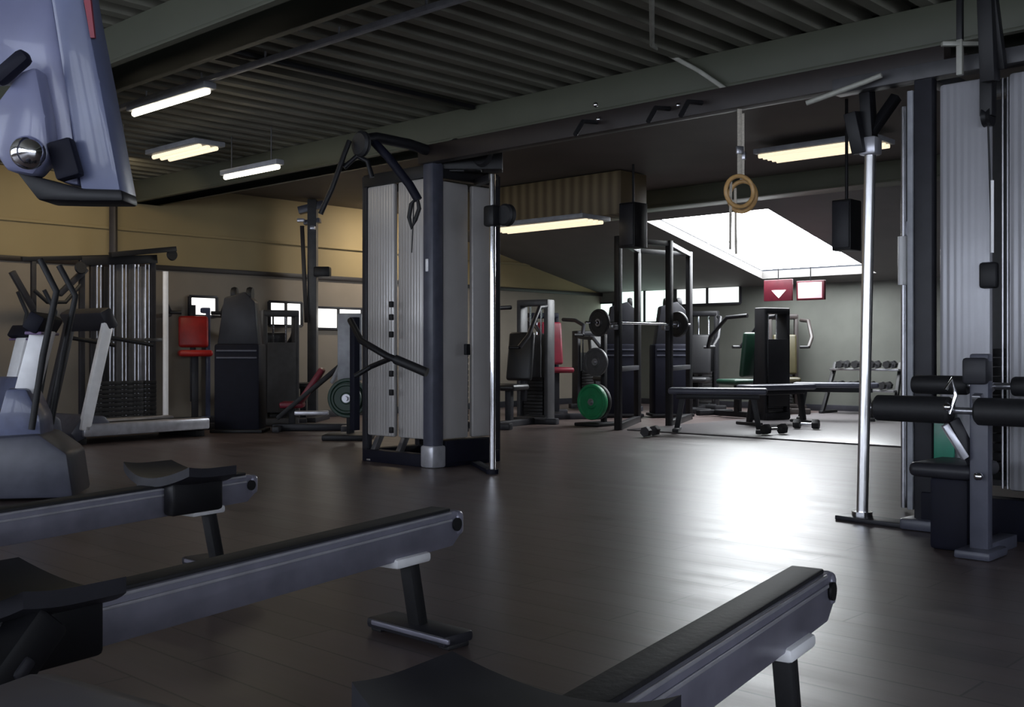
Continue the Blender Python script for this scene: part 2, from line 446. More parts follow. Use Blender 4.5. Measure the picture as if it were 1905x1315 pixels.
# hanging speakers
def speaker(p, w, h, d, label, zt):
    t = thing('loudspeaker', label, 'speaker', p, A_U, 'hanging loudspeakers')
    link('cabinet', MB().box((0, 0, 0), (w, d, h), bev=.012), 'black', t)
    link('grille', MB().box((0, -d / 2 - .006, 0), (w * .86, .012, h * .9), bev=.005), 'char', t)
    link('bracket', MB().cyl((0, 0, h / 2 - .01), (0, 0, zt - p.z), .014, seg=8), 'black', t)
speaker(W(1178, 420, 12.0), .22, .5, .24, 'black loudspeaker hanging at the right end of the slatted bulkhead', ZC + .03)
speaker(W(1575, 420, 8.9), .17, .42, .2, 'slim dark loudspeaker hanging just left of the tall white pole', ZC + .03)
# red hanging signs
t = thing('hanging_sign', 'dark red hanging sign with a white triangle, under the skylight', 'sign', W(1448, 540, 15.2), A_U)
wd = .44
link('board', MB().box((0, 0, 0), (wd, .04, .30), bev=.006), 'signred', t)
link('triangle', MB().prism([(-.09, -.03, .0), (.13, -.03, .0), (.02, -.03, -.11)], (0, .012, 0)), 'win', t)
link('rod', MB().cyl((0, 0, .15), (0, 0, .42), .008, seg=6), 'black', t)
t = thing('hanging_sign', 'lit pink rectangular sign hanging right of the triangle sign', 'sign', W(1508, 540, 14.9), A_U)
link('board', MB().box((0, .012, 0), (.42, .05, .27), bev=.006), 'signred', t)
link('lit_panel', MB().box((0, -.02, .0), (.36, .012, .22), bev=.004), 'signpink', t)
link('rod', MB().cyl((0, 0, .13), (0, 0, .42), .008, seg=6), 'black', t)

# ------------------------------------------------------------------ rowing machines
RD = math.atan2(.835, .55)
def seat_parts(t, xs, zt):
    y0 = .20
    def fn(a, b):
        y = (a - .5) * 2; x = (b - .5) * 2
        w = math.sqrt(max(0, 1 - .35 * x * x - .25 * (abs(y) ** 3)))
        return (xs + x * .16 * (1 - .25 * y * y) , y * y0, zt + .012 + .05 * y * y + .012 * (x < 0) * x * x)
    se = link('seat', MB().sheet(fn, 14, 8, .035), 'char', t, ang=60)
    link('seat_carriage', MB().box((xs, .085, zt - .06), (.26, .06, .13), bev=.015).box((xs, -.085, zt - .06), (.26, .06, .13), bev=.015).box((xs, 0, zt - .015), (.24, .2, .03), bev=.008), 'black', t)
    return se
def rower(loc, label, xs, console=True):
    t = thing('rowing_machine', label, 'rowing machine', loc, RD, 'rowing machines in a row in the foreground')
    zt, L, W2, H = .40, 1.95, .05, .115
    sl = .021                                   # rail falls slightly towards the flywheel
    zz = lambda x: zt + sl * x
    # rail: side outline with a rounded end
    def outline(y):
        pts = [(-L, zz(-L)), (-.04, zz(0)), (-.012, zz(0) - .012), (0, zz(0) - .04), (-.004, zz(0) - .08), (-.05, zz(0) - H), (-L, zz(-L) - H)]
        return [(x, y, z) for x, z in pts]
    link('rail', MB().prism(outline(-W2), (0, 2 * W2, 0), .004), 'rail', t)
    tp = MB(); tp.bar((-L, 0, zz(-L) + .004), (-.05, 0, zz(0) + .004), 2 * W2 - .02, .012)
    link('rail_deck', tp, 'rubber', t)
    tr = MB()
    for s in (-1, 1):
        for dz, dy in ((-.005, .0), (-.028, .003)):
            tr.bar((-L, s * (W2 + dy), zz(-L) + dz), (-.06, s * (W2 + dy), zz(0) + dz), .006, .008, bev=.002)
    link('rail_trim', tr, 'silver', t)
    ec = link('end_cap', MB().box((-.012, 0, zz(0) - .045), (.05, 2 * W2 + .012, .085), bev=.02, seg=3), 'rail', t)
    for s in (-1, 1): link('end_plug', MB().cyl((-.035, s * (W2 + .004), zz(0) - .045), (-.035, s * (W2 + .010), zz(0) - .045), .022), 'glassdark', ec)
    br = MB(); br.box((-.27, 0, zz(0) - H - .012), (.17, .13, .032), bev=.01)
    link('leg_bracket', br, 'white', t)
    link('leg', MB().bar((-.225, 0, zz(0) - H - .01), (-.17, 0, .03), .05, .05, up=(1, 0, 0), bev=.01), 'rubber', t)
    ft = link('foot_bar', MB().box((-.17, 0, .03), (.13, .38, .036), Euler((0, 0, -.17)), bev=.012), 'char', t)
    for s in (-1, 1): link('foot_pad', MB().box((-.17 + s * .027, s * .16, .008), (.09, .05, .016), Euler((0, 0, -.17)), bev=.004), 'rubber', ft)
    link('foot_edge', MB().box((-.234, -.012, .034), (.012, .37, .016), Euler((0, 0, -.17)), bev=.004), 'rail', ft)
    seat_parts(t, xs, zz(xs) + .014)
    # front end: flywheel housing, foot plates, console, handle
    fx = -L - .12
    link('flywheel_housing', MB().prism([(fx + .27, -.16, .08), (fx + .2, -.16, .40), (fx + .1, -.16, .62), (fx - .14, -.16, .60), (fx - .24, -.16, .42), (fx - .22, -.16, .06)], (0, .32, 0), .03), 'slate', t)
    link('front_foot', MB().box((fx, 0, .035), (.16, .56, .07), bev=.015), 'black', t)
    for s in (-1, 1):
        fp = link('foot_plate', MB().box((-L + .24, s * .13, .27), (.09, .13, .32), Euler((0, .75, 0)), bev=.015), 'black', t)
        link('foot_strap', MB().box((-L + .275, s * .13, .30), (.03, .145, .05), Euler((0, .75, 0)), bev=.01), 'char', fp)
    link('foot_frame', MB().box((-L + .26, 0, .17), (.28, .12, .16), bev=.02).bar((-L + .24, 0, .1), (-L + .24, 0, .0), .08, .1), 'char', t)
    link('front_leg', MB().box((-L + .24, 0, .02), (.1, .5, .04), bev=.012), 'black', t)
    if not console: return t
    link('console_arm', MB().tube([(fx, 0, .55), (fx + .02, 0, .82), (fx + .1, 0, .92)], .02), 'black', t)
    cn = link('console', MB().box((fx + .11, 0, .96), (.03, .22, .15), Euler((0, -.3, 0)), bev=.012), 'char', t)
    link('screen', MB().box((fx + .128, 0, .963), (.008, .18, .11), Euler((0, -.3, 0)), bev=.003), 'screen', cn)
    link('handle', MB().tube([(fx + .29, -.24, .47), (fx + .30, -.1, .46), (fx + .30, .1, .46), (fx + .29, .24, .47)], .015), 'rubber', t)
    return t
E1, E2, E3 = V((-1.15, 4.69, 0)), V((-.21, 3.64, 0)), V((.742, 2.64, 0))
rower(E3, 'nearest rowing machine, its rail rising from the bottom edge of the photo', -1.34, False)
rower(E2, 'middle rowing machine of the three, rail end left of centre', -1.56)
rower(E1, 'farthest rowing machine of the three, dished seat close to its rail end', -.37)

# ------------------------------------------------------------------ near machine arm hanging top left
t = thing('training_machine_arm', 'blue grey machine arm with a shiny knob, cut off at the upper left corner', 'machine', (-.86, .98, 0))
D = 1.32
B = lambda x, y, d=D: W(x, y, d)
up = W(40, -250, D)
wpart('main_post', MB().bar(V((-.86, .98, 0)), V((-.86, .98, up.z)), .08, .08), 'bluegrey', t)
wpart('base_plate', MB().box((-.86, .98, .015), (.3, .3, .03), bev=.008), 'char', t)
wpart('top_arm', MB().bar(V((-.86, .98, up.z - .05)), V((up.x, D + .03, up.z - .05)), .07, .1), 'bluegrey', t)
wpart('swing_beam', MB().prism([B(60, -250), B(120, -250), B(156, 0), B(186, 150), B(226, 362), B(150, 362), B(120, 170), B(93, 0)], V((0, .06, 0)), .006), 'bluegrey', t)
wpart('beam_edge', MB().prism([B(152, -20, D - .003), B(166, -20, D - .003), B(176, 70, D - .003), B(168, 70, D - .003)], V((0, .005, 0))), 'dred', t)
wpart('side_plate', MB().prism([B(-60, -40, D + .01), B(95, -10, D + .01), B(128, 190, D + .01), B(146, 345, D + .01), B(112, 338, D + .01), B(70, 140, D + .01), B(-60, 150, D + .01)], V((0, .04, 0)), .004), 'bluepale', t)
wpart('pivot_lug', MB().prism([B(-8, 190, D - .02), B(36, 132, D - .02), B(66, 122, D - .02), B(84, 215, D - .02), B(92, 290, D - .02), B(60, 326, D - .02), B(10, 316, D - .02), B(-20, 270, D - .02)], V((0, .035, 0)), .006), 'bluepale', t)
wpart('slot_pin', MB().bar(B(-8, 152, D - .03), B(52, 100, D - .03), .02, .022, up=V((0, 1, 0)), bev=.008), 'navy', t)
kb = MB(); kb.ball(B(52, 284, D - .045), .020, (1, 1, 1)); kb.cyl(B(52, 284, D - .04), B(52, 284, D), .012)
wpart('knob', kb, 'chrome', t)
wpart('end_cap', MB().prism([B(28, 318, D - .005), B(100, 336, D - .005), B(152, 350, D - .005), B(226, 352, D - .005), B(229, 374, D - .005), B(150, 374, D - .005), B(70, 372, D - .005)], V((0, .055, 0)), .004), 'black', t)
wpart('link_strut', MB().bar(B(112, 262, D - .012), B(132, 332, D - .012), .03, .02, up=V((0, 1, 0))), 'navy', t)

# ------------------------------------------------------------------ cable towers
def shroud_pair(t, p0, ax, out, L, z0, z1, slot, gap=.05, depth=.05, m='shroud'):
    """two ribbed shroud panels with a slot between, along ax from p0"""
    for a, b in ((.02, slot - gap / 2), (slot + gap / 2, L - .01)):
        link_mb = MB().bar(p0 + ax * a + Z * (z0 + z1) / 2 + out * .0, p0 + ax * b + Z * (z0 + z1) / 2, depth, z1 - z0, bev=.018)
        wpart('shroud_panel', link_mb, m, t)
    c = p0 + ax * slot
    rods = MB()
    for s in (-.012, .012): rods.cyl(c + ax * s - out * .06 + Z * z0, c + ax * s - out * .06 + Z * z1, .007, seg=8)
    wpart('guide_rod', rods, 'steel', t)
    st = MB()
    for k in range(14): st.box(c - out * .14 + Z * (z0 + .06 + k * .048), (.16, .12, .042), Matrix.Rotation(A_U, 3, 'Z'), bev=.004)
    wpart('weight_stack', st, 'iron', t)

Ct = G(802, 871)                                # near corner of the middle tower
t = thing('cable_tower', 'grey shrouded cable tower standing mid floor, white pole on its right', 'cable tower', Ct, A_U, None)
LU, LV = .74, .62
zb0, zt0 = .22, 2.33
c = Ct + U * -.03 + VV * .05
wpart('corner_column', MB().bar(c + Z * .02, c + Z * 2.45, .13, .13, up=U, bev=.03), 'slate', t)
wpart('column_cap', MB().box(c + Z * .09 - VV * .0, (.15, .15, .18), Matrix.Rotation(A_U, 3, 'Z'), bev=.02), 'silver', t)
lab = MB(); lab.box(c + Z * 1.62 - VV * .066 , (.03, .012, .10), Matrix.Rotation(A_U, 3, 'Z'), bev=.004); wpart('column_badge', lab, 'white', t)
shroud_pair(t, c - U * .07 - VV * .0, -U, -VV, LU, zb0, zt0, .36, m='shroudpale')
shroud_pair(t, c + VV * .07 + U * .0, VV, U, LV, zb0, zt0 - .02, .33, m='shroudpale')
fr = MB()
far = c - U * (LU + .09)
for q_ in (far, far + VV * .6, c + VV * (LV + .1)): fr.bar(q_ + Z * .0, q_ + Z * 2.42, .06, .06, up=U)
wpart('frame_upright', fr, 'char', t)
tf = MB()
for a, b in ((c, far), (far, far + VV * .6), (c, c + VV * (LV + .1)), (far + VV * .6, c + VV * (LV + .1))): tf.bar(a + Z * 2.38, b + Z * 2.38, .08, .1)
wpart('top_frame', tf, 'black', t)
bf = MB()
for a, b in ((c, far), (far, far + VV * .6), (c, c + VV * (LV + .1)), (far + VV * .6, c + VV * (LV + .1))): bf.bar(a + Z * .05, b + Z * .05, .1, .1)
bf.bar(c + VV * .08 + Z * .12, c + VV * LV + Z * .12, .14, .18)
wpart('base_frame', bf, 'navy', t)
for px, py in ((688, 858), (735, 862)):
    g0 = G(px, py); wpart('floor_leg', MB().bar(g0, g0 + Z * .22 + VV * .12, .05, .05, up=U), 'steel', t)
# chrome pole with its pulley carriage
P = G(916, 881)
wpart('guide_pole', MB().cyl(P, P + Z * 2.28, .024), 'chrome', t)
wpart('pole_base', MB().bar(P + Z * .015, c + VV * .45 + Z * .015, .08, .03).cyl(P, P + Z * .035, .05), 'navy', t)
wpart('pole_bracket', MB().bar(P + Z * 2.26, c + VV * .5 + Z * 2.34, .06, .05), 'black', t)
pz = W(915, 402, P.y).z
cr = wpart('pulley_carriage', MB().box(P + Z * pz, (.11, .1, .16), Matrix.Rotation(A_U, 3, 'Z'), bev=.02), 'black', t)
pc = W(942, 400, P.y - .03)
link('pulley', MB().lathe([(0, -.035), (.07, -.035), (.085, -.02), (.07, 0), (.085, .02), (.07, .035), (0, .035)], pc, VV), 'rubber', cr, inv_of(t))
# booms over the tower
wpart('boom_arm', MB().tube([W(832, 292, 8.7), W(760, 268, 8.4), W(700, 256, 8.2), W(672, 260, 8.15)], .042), 'black', t)
wpart('boom_arm', MB().tube([W(690, 258, 8.2), W(722, 292, 8.15), W(762, 344, 8.1), W(778, 372, 8.1)], .034), 'navy', t)
wpart('pulley', MB().lathe([(0, -.03), (.08, -.03), (.1, -.012), (.085, 0), (.1, .012), (.08, .03), (0, .03)], W(672, 268, 8.12), VV), 'rubber', t); wpart('pulley', MB().lathe([(0, -.03), (.06, -.03), (.075, 0), (.06, .03), (0, .03)], W(846, 275, 8.5), VV), 'rubber', t); wpart('pulley', MB().lathe([(0, -.03), (.09, -.03), (.11, 0), (.09, .03), (0, .03)], W(898, 285, 8.6), VV), 'rubber', t)
wpart('pulley_block', MB().bar(W(820, 300, 8.75), W(935, 300, 8.75), .2, .16).bar(W(850, 320, 8.72), W(850, 262, 8.72), .12, .06).bar(W(890, 318, 8.72), W(905, 255, 8.72), .12, .05), 'black', t)
wpart('lat_bar', MB().tube([W(650, 262, 8.12), W(640, 288, 8.1), W(618, 350, 8.1), W(596, 398, 8.1)], .020), 'black', t)
wpart('lat_strut', MB().tube([W(692, 330, 8.14), W(684, 300, 8.14), W(664, 290, 8.14), W(640, 312, 8.12)], .02), 'black', t)
cb = MB(); cb.cyl(W(770, 372, 8.1), W(766, 470, 8.1), .005, seg=6)
wpart('cable', cb, 'rubber', t)
wpart('rope_handle', MB().tube([W(776, 366, 8.1), W(780, 388, 8.1), W(773, 408, 8.1), W(766, 424, 8.1), W(761, 404, 8.1), W(765, 380, 8.1)], .017, closed=True), 'rubber', t)
pa = MB(); pa.tube([W(652, 596, 8.6), W(672, 634, 8.25), W(720, 662, 8.05), W(792, 692, 7.95)], .026); pa.tube([W(660, 700, 8.3), W(690, 682, 8.3), W(724, 668, 8.1)], .02)
wpart('press_arm', pa, 'black', t)
wpart('grip', MB().cyl(W(735, 668, 8.02), W(794, 693, 7.94), .035), 'rubber', t)
wpart('arm_post', MB().bar(W(660, 800, 8.85), W(660, 590, 8.85), .06, .06, up=U), 'navy', t)
for y in (566, 590, 622, 695, 730, 800): wpart('stack_pin', MB().box(W(728, y, c.y + .18), (.035, .03, .05), Matrix.Rotation(A_U, 3, 'Z'), bev=.006), 'black', t)
wpart('stack_pin', MB().box(W(869, 650, 8.68), (.03, .05, .09), Matrix.Rotation(A_U, 3, 'Z'), bev=.006), 'black', t)

# right tower
Ct = G(1706, 986)
t = thing('cable_tower', 'large grey shrouded cable tower cut by the right edge of the photo', 'cable tower', Ct, A_U)
c = Ct + VV * .06 + U * .02
wpart('corner_column', MB().bar(c + Z * .02, c + Z * 2.36, .10, .075, up=VV, bev=.015), 'char', t)
wpart('column_foot', MB().box(c + Z * .03, (.2, .2, .06), Matrix.Rotation(A_U, 3, 'Z'), bev=.015), 'slate', t)
wpart('trim_strip', MB().bar(c - U * .065 - VV * .03 + Z * .1, c - U * .065 - VV * .03 + Z * 2.3, .03, .03, up=U), 'lgrey', t)
shroud_pair(t, c + U * .06, U, -VV, 1.12, .24, 2.31, .32, gap=.085, m='shroud')
fr = MB(); fr.bar(c + U * 1.28, c + U * 1.28 + Z * 2.4, .08, .08, up=U); fr.bar(c + U * 1.28 + VV * .6, c + U * 1.28 + VV * .6 + Z * 2.4, .08, .08, up=U); fr.bar(c + VV * .6, c + VV * .6 + Z * 2.4, .08, .08, up=U)
wpart('frame_upright', fr, 'char', t)
wpart('back_panel', MB().bar(c + U * .1 + VV * .5 + Z * 1.25, c + U * 1.2 + VV * .5 + Z * 1.25, .04, 2.1), 'grey', t)
tf = MB(); tf.bar(c - U * .5 + Z * 2.39, c + U * 1.4 + Z * 2.39, .1, .08); tf.bar(c + VV * .6 + Z * 2.39, c + U * 1.3 + VV * .6 + Z * 2.39, .08, .08); tf.bar(c + Z * 2.39, c + VV * .6 + Z * 2.39, .08, .08)
wpart('top_frame', tf, 'grey', t)
wpart('base_frame', MB().bar(c + Z * .1, c + U * 1.3 + Z * .1, .12, .2).bar(c + VV * .6 + Z * .05, c + U * 1.3 + VV * .6 + Z * .05, .08, .1).bar(c + Z * .05, c + VV * .6 + Z * .05, .08, .1), 'navy', t)
# cable down the slot with a top pulley and a handle block
s0 = onv(1838, 180, c.dot(VV) - .04)
wpart('pulley_block', MB().bar(s0 + Z * .2, s0 - Z * .10, .07, .06, up=U).lathe([(0, -.02), (.05, -.02), (.04, 0), (.05, .02), (0, .02)], s0 - Z * .1, U), 'black', t)
s1 = onv(1846, 470, c.dot(VV) - .05)
wpart('cable', MB().cyl(s0 - Z * .1, s1, .005, seg=6), 'rubber', t)
wpart('cable_sleeve', MB().cyl(s1, s1 + Z * .36, .008, seg=8), 'white', t)
wpart('handle_block', MB().box(onv(1840, 512, c.dot(VV) - .05), (.085, .06, .13), Matrix.Rotation(A_U, 3, 'Z'), bev=.015), 'black', t)
# white pole and the second pole
P = G(1604, 968); Pt = W(1619, 268, P.y)
wpart('white_pole', MB().cyl(P + Z * .02, V((Pt.x, P.y, 2.03)), .031), 'whitepole', t)
wpart('pole_collar', MB().cyl(P + Z * .0, P + Z * .05, .055), 'chrome', t)
wpart('pole_foot', MB().bar(P + Z * .012 - U * .12, c + Z * .012, .14, .024), 'char', t)
wpart('pole_head', MB().box(V((Pt.x, P.y, 2.06)), (.1, .1, .1), Matrix.Rotation(A_U, 3, 'Z'), bev=.015), 'silver', t)
hd = MB(); hd.bar(V((Pt.x, P.y, 2.08)), V((Pt.x - .02, P.y, 2.4)), .08, .06, up=U); hd.bar(W(1602, 285, P.y), W(1586, 210, P.y), .09, .07, up=U); hd.bar(W(1610, 262, P.y), W(1668, 180, P.y), .05, .05, up=U)
wpart('pole_bracket', hd, 'black', t)
P2 = G(1682, 950); 
wpart('guide_pole', MB().cyl(P2 + Z * .02, P2 + Z * 2.36, .018), 'steel', t)
wpart('pole_sleeve', MB().cyl(W(1679, 530, P2.y - .01), W(1679, 440, P2.y - .01), .026), 'white', t)
wpart('pole_clamp', MB().box(W(1694, 425, P2.y - .02), (.05, .05, .09), bev=.01), 'silver', t)
# gear above
tb = c.y
wpart('top_mast', MB().bar(W(1842, 152, 5.3), W(1836, -10, 5.25), .09, .07, up=U).bar(W(1862, 130, 5.3), W(1842, -30, 5.25), .05, .05, up=U).bar(W(1786, 80, 5.45), W(1786, -20, 5.45), .03, .03, up=U), 'black', t)
wpart('pulley_bracket', MB().bar(W(1752, 82, 5.4), W(1828, 82, 5.4), .03, .022).bar(W(1786, 74, 5.4), W(1786, 140, 5.4), .03, .03, up=U), 'conduit', t)
wpart('cross_tube', MB().tube([W(1500, 192, 5.9), W(1610, 152, 5.75), W(1640, 140, 5.7)], .014), 'conduit', t)
gp = c - VV * .05; wpart('side_panel', MB().bar(gp + U * .065 + Z * .46, gp + U * .17 + Z * .46, .012, .34, bev=.003), 'teal', t)

# lat seat with thigh rollers in front of the right tower
b0 = G(1825, 1035)
t = thing('thigh_roller_bench', 'thigh roller station with black foam rollers before the right tower', 'exercise station', b0, A_U)
ry = b0.y
post0 = b0 + Z * .02
wpart('post', MB().bar(post0, b0 + Z * .92, .085, .06, up=VV, bev=.01), 'slate', t)
wpart('post_head', MB().box(W(1818, 690, ry), (.11, .09, .12), Matrix.Rotation(A_U, 3, 'Z'), bev=.015), 'char', t)
zr = W(1820, 764, ry).z
rb = b0 + Z * zr - VV * .06
wpart('roller_axle', MB().cyl(rb - U * .49, rb + U * .55, .016), 'steel', t)
for a, b in ((-.47, -.11), (.0, .52)):
    rr = .062
    L = b - a
    wpart('foam_roller', MB().lathe([(.016, 0), (rr - .012, 0), (rr, .012), (rr, L - .012), (rr - .012, L), (.016, L)], rb + U * a, U), 'rubber', t)
wpart('foam_roller', MB().lathe([(.016, 0), (.04, 0), (.045, .01), (.045, .25), (.04, .26), (.016, .26)], rb + U * -.36 + Z * .11 + VV * .18, U), 'rubber', t)
wpart('foam_roller', MB().lathe([(.016, 0), (.04, 0), (.045, .01), (.045, .45), (.04, .46), (.016, .46)], rb + U * .1 + Z * .11 + VV * .18, U), 'rubber', t)
wpart('roller_axle', MB().cyl(rb - U * .36 + Z * .11 + VV * .18, rb + U * .56 + Z * .11 + VV * .18, .016).bar(rb + Z * .11 + VV * .18, rb + Z * .05, .04, .04), 'steel', t)
wpart('adjuster', MB().tube([W(1760, 725, ry), W(1770, 705, ry), W(1778, 735, ry), W(1766, 770, ry)], .010).ball(W(1762, 757, ry), .02), 'chrome', t)
wpart('strut', MB().bar(W(1757, 790, ry), W(1796, 852, ry), .03, .03), 'silver', t)
wpart('strut', MB().bar(W(1772, 780, ry + .05), W(1822, 880, ry + .05), .05, .05), 'char', t)
bb = b0 - U * .1
wpart('seat_post', MB().box(b0 - U * .16 + VV * .16 + Z * .17, (.18, .26, .34), Matrix.Rotation(A_U, 3, 'Z'), bev=.02), 'navy', t)
wpart('seat', MB().box(b0 - U * .18 + VV * .16 + Z * .375, (.3, .38, .07), Matrix.Rotation(A_U, 3, 'Z'), bev=.03, seg=3), 'char', t)
wpart('floor_foot', MB().box(b0 + Z * .02 , (.16, .24, .04), Matrix.Rotation(A_U, 3, 'Z'), bev=.012), 'slate', t)
wpart('floor_beam', MB().bar(b0 + Z * .03, b0 + VV * .36 + Z * .03, .08, .06), 'slate', t)
wpart('knob', MB().ball(W(1820, 886, ry - .06), .02), 'chrome', t)

# overhead beam joining both towers
a = RM(-6.55, 0); 
ua = G(802, 871).dot(U) - .1; ub = G(1706, 986).dot(U) - .55
vv0 = (G(802, 871).dot(VV) + G(1706, 986).dot(VV)) / 2 + .14
t = thing('crossover_beam', 'dark brown overhead crossbeam spanning between both cable towers', 'crossbeam', RM((ua + ub) / 2, vv0, 2.43), A_U)
wpart('beam', MB().bar(RM(ua, vv0, 2.5), RM(ub + .6, vv0, 2.5), .10, .14).bar(RM(ua + .2, vv0 + .3, 2.56), RM(ub + .6, vv0 + .3, 2.56), .05, .06), 'brown', t)
for k in range(5): u_ = ua + .4 + k * (ub - ua) / 5; wpart('tie', MB().bar(RM(u_, vv0, 2.55), RM(u_, vv0 + .3, 2.56), .04, .04), 'brown', t)
for px in (1105, 1240, 1300):
    p = onv(px, 200, vv0 - .08); p.z = 2.5
    wpart('pull_up_grip', MB().tube([p + VV * .04, p - VV * .12 - Z * .02, p - VV * .2 - Z * .12], .016), 'rubber', t)
for px, py in ((1108, 195), (1113, 222), (1262, 196)): wpart('end_bolt', MB().ball(onv(px, py, vv0 - .055), .018), 'chrome', t)

# gymnastic rings on straps
def ring(pc, tilt, label):
    t = thing('gymnastic_ring', label, 'gymnastic ring', pc, tilt, 'wooden gymnastic rings')
    R = .095
    link('ring', MB().tube([(R * math.cos(2 * PI * k / 28), 0, R * math.sin(2 * PI * k / 28)) for k in range(28)], .014, 10, closed=True), 'wood', t)
    link('strap', MB().bar((0, 0, R - .012), (0, 0, 2.43 - pc.z), .03, .006, up=(0, 1, 0), bev=.001), 'strap', t)
    link('strap_tail', MB().bar((-.055, .01, .06), (-.055, .02, -.36), .018, .004, up=(0, 1, 0), bev=.001), 'strap', t)
    link('buckle', MB().box((0, 0, R + .16), (.05, .02, .05), bev=.005), 'steel', t)
p = onv(1376, 356, vv0); ring(V((p.x, p.y, p.z)), .3, 'wooden gymnastic ring hanging left of its pair before the skylight')
p = onv(1392, 358, vv0); ring(V((p.x, p.y + .17, p.z)), -.7, 'wooden gymnastic ring overlapping on the right of its pair')

# ------------------------------------------------------------------ left cardio and strength machines
def cross_trainer(loc, rz, label, m1='slate', m2='white'):
    t = thing('cross_trainer', label, 'cross trainer', loc, rz, 'cross trainers at the left edge')
    link('hood', MB().prism([(-.42, -.26, .02), (.30, -.26, .02), (.26, -.26, .30), (.10, -.26, .42), (-.30, -.26, .40)], (0, .52, 0), .03), m1, t)
    link('neck', MB().prism([(-.20, -.17, .39), (.09, -.17, .39), (.08, -.17, .52), (.0, -.17, .70), (-.12, -.17, .70)], (0, .34, 0), .02), 'bluegrey', t)
    link('mast_panel', MB().prism([(-.10, -.09, .66), (.02, -.09, .66), (.12, -.09, 1.06), (.0, -.09, 1.06)], (0, .18, 0), .012), m2, t)
    link('console', MB().box((.06, 0, 1.11), (.10, .5, .12), Euler((0, .5, 0)), bev=.02), 'navy', t)
    link('console_trim', MB().box((.055, 0, 1.045), (.1, .46, .02), bev=.006), 'violet', t)
    for s in (-1, 1):
        link('handle', MB().tube([(.05, s * .24, .45), (.12, s * .26, .9), (.2, s * .26, 1.3), (.1, s * .24, 1.5)], .02), 'rubber', t)
        link('pedal_arm', MB().bar((-.1, s * .22, .25), (-.95, s * .2, .2), .05, .05), 'char', t)
        link('pedal', MB().box((-.8, s * .2, .26), (.36, .14, .05), bev=.015), 'black', t)
    link('rear_frame', MB().box((-.75, 0, .03), (.8, .1, .06), bev=.01).box((-1.1, 0, .03), (.1, .5, .06), bev=.01), 'char', t)
    return t
A0 = G(62, 925)
ctr = cross_trainer(A0 , math.radians(10), 'cross trainer with a bright white mast panel at the left edge, behind the farthest rower')
dup(ctr, W(38, 654, 10.0) - Z * CAM_H, math.radians(52), 'dark cross trainer farther back at the left edge, left of the cable frame')

def treadmill(loc, rz, label):
    t = thing('treadmill', label, 'treadmill', loc, rz)
    L = 1.5
    link('deck', MB().box((.0, 0, .13), (L, .52, .10), bev=.02), 'black', t)
    for s in (-1, 1): link('side_rail', MB().box((0, s * .33, .14), (L, .13, .13), bev=.025), 'silver', t)
    link('motor_hood', MB().prism([(-L / 2 - .05, -.36, .03), (-L / 2 + .34, -.36, .18), (-L / 2 + .25, -.36, .28), (-L / 2 + .02, -.36, .30), (-L / 2 - .12, -.36, .12)], (0, .72, 0), .02), 'slate', t)
    for s in (-1, 1):
        link('upright', MB().bar((-L / 2 + .02, s * .36, .14), (-L / 2 + .28, s * .36, 1.22), .07, .11, up=(1, 0, 0), bev=.015), 'white' if s < 0 else 'char', t)
        link('handrail', MB().tube([(-L / 2 + .26, s * .36, 1.08), (-L / 2 + .8, s * .36, 1.0)], .022), 'rubber', t)
    link('console', MB().box((-L / 2 + .28, 0, 1.26), (.14, .8, .22), Euler((0, -.5, 0)), bev=.03), 'char', t)
    for x in (-L / 2, L / 2 - .1): link('foot', MB().box((x, 0, .035), (.12, .7, .07), bev=.01), 'black', t)
    return t
ta = G(148, 829); dr = V((math.cos(math.radians(52)), math.sin(math.radians(52)), 0)); nr = V((-dr.y, dr.x, 0))
treadmill(ta + dr * .8 + nr * .40, math.radians(52), 'silver sided treadmill with one white upright, left, below the dark cable frame')

# multi station cable frame, parallel to the left wall
UF = -11.75
t = thing('multi_station_frame', 'tall dark cable frame with many guide rods left, under the beige wall', 'cable machine', onu(240, 654, UF) - Z * CAM_H, A_U + PI / 2)
FP = lambda px, py, du=0: onu(px, py, UF + du)
def FG(px, du=0):
    p = FP(px, HY, du); p.z = 0; return p
for k, px in enumerate([152, 172, 196, 220, 243, 264, 284]):
    wpart('upright', MB().bar(FG(px), FP(px, 480 + (k % 3) * 8), .06, .05, up=U), ['char', 'char', 'black', 'grey', 'grey', 'steel', 'char'][k], t)
for px in (184, 208, 231, 254, 274):
    for s in (-.022, .022): wpart('guide_rod', MB().cyl(FG(px, -.02) + VV * s + Z * .1, FP(px, 492, -.02) + VV * s, .011, seg=8), 'steel', t)
    st = MB()
    for k in range(10): st.box(FG(px, -.02) + Z * (.12 + k * .05), (.12, .17, .044), Matrix.Rotation(A_U, 3, 'Z'), bev=.004)
    wpart('weight_stack', st, 'iron', t)
wpart('white_post', MB().cyl(FG(308, .1), FP(308, 505, .1), .032), 'white', t)
wpart('top_bar', MB().bar(FP(150, 486), FP(290, 482), .08, .1), 'black', t)
wpart('pull_up_bar', MB().bar(FP(205, 474, .12), FP(326, 463, .12), .07, .06), 'black', t)
wpart('side_bar', MB().bar(FP(40, 482), FP(215, 478), .06, .05), 'black', t)
wpart('cross_bar', MB().bar(FP(152, 632), FP(300, 632), .05, .04), 'grey', t)
wpart('base_bar', MB().bar(FP(40, 800), FP(315, 795), .16, .1), 'char', t)
wpart('side_post', MB().bar(FG(62), FP(62, 482), .05, .05, up=U), 'char', t)
for px, py in ((150, 498), (320, 474)): wpart('pulley', MB().lathe([(0, -.02), (.06, -.02), (.07, 0), (.06, .02), (0, .02)], FP(px, py, .12), U), 'rubber', t)
wpart('side_arm', MB().bar(FP(110, 548, .05), FP(160, 500, .05), .06, .06), 'char', t)
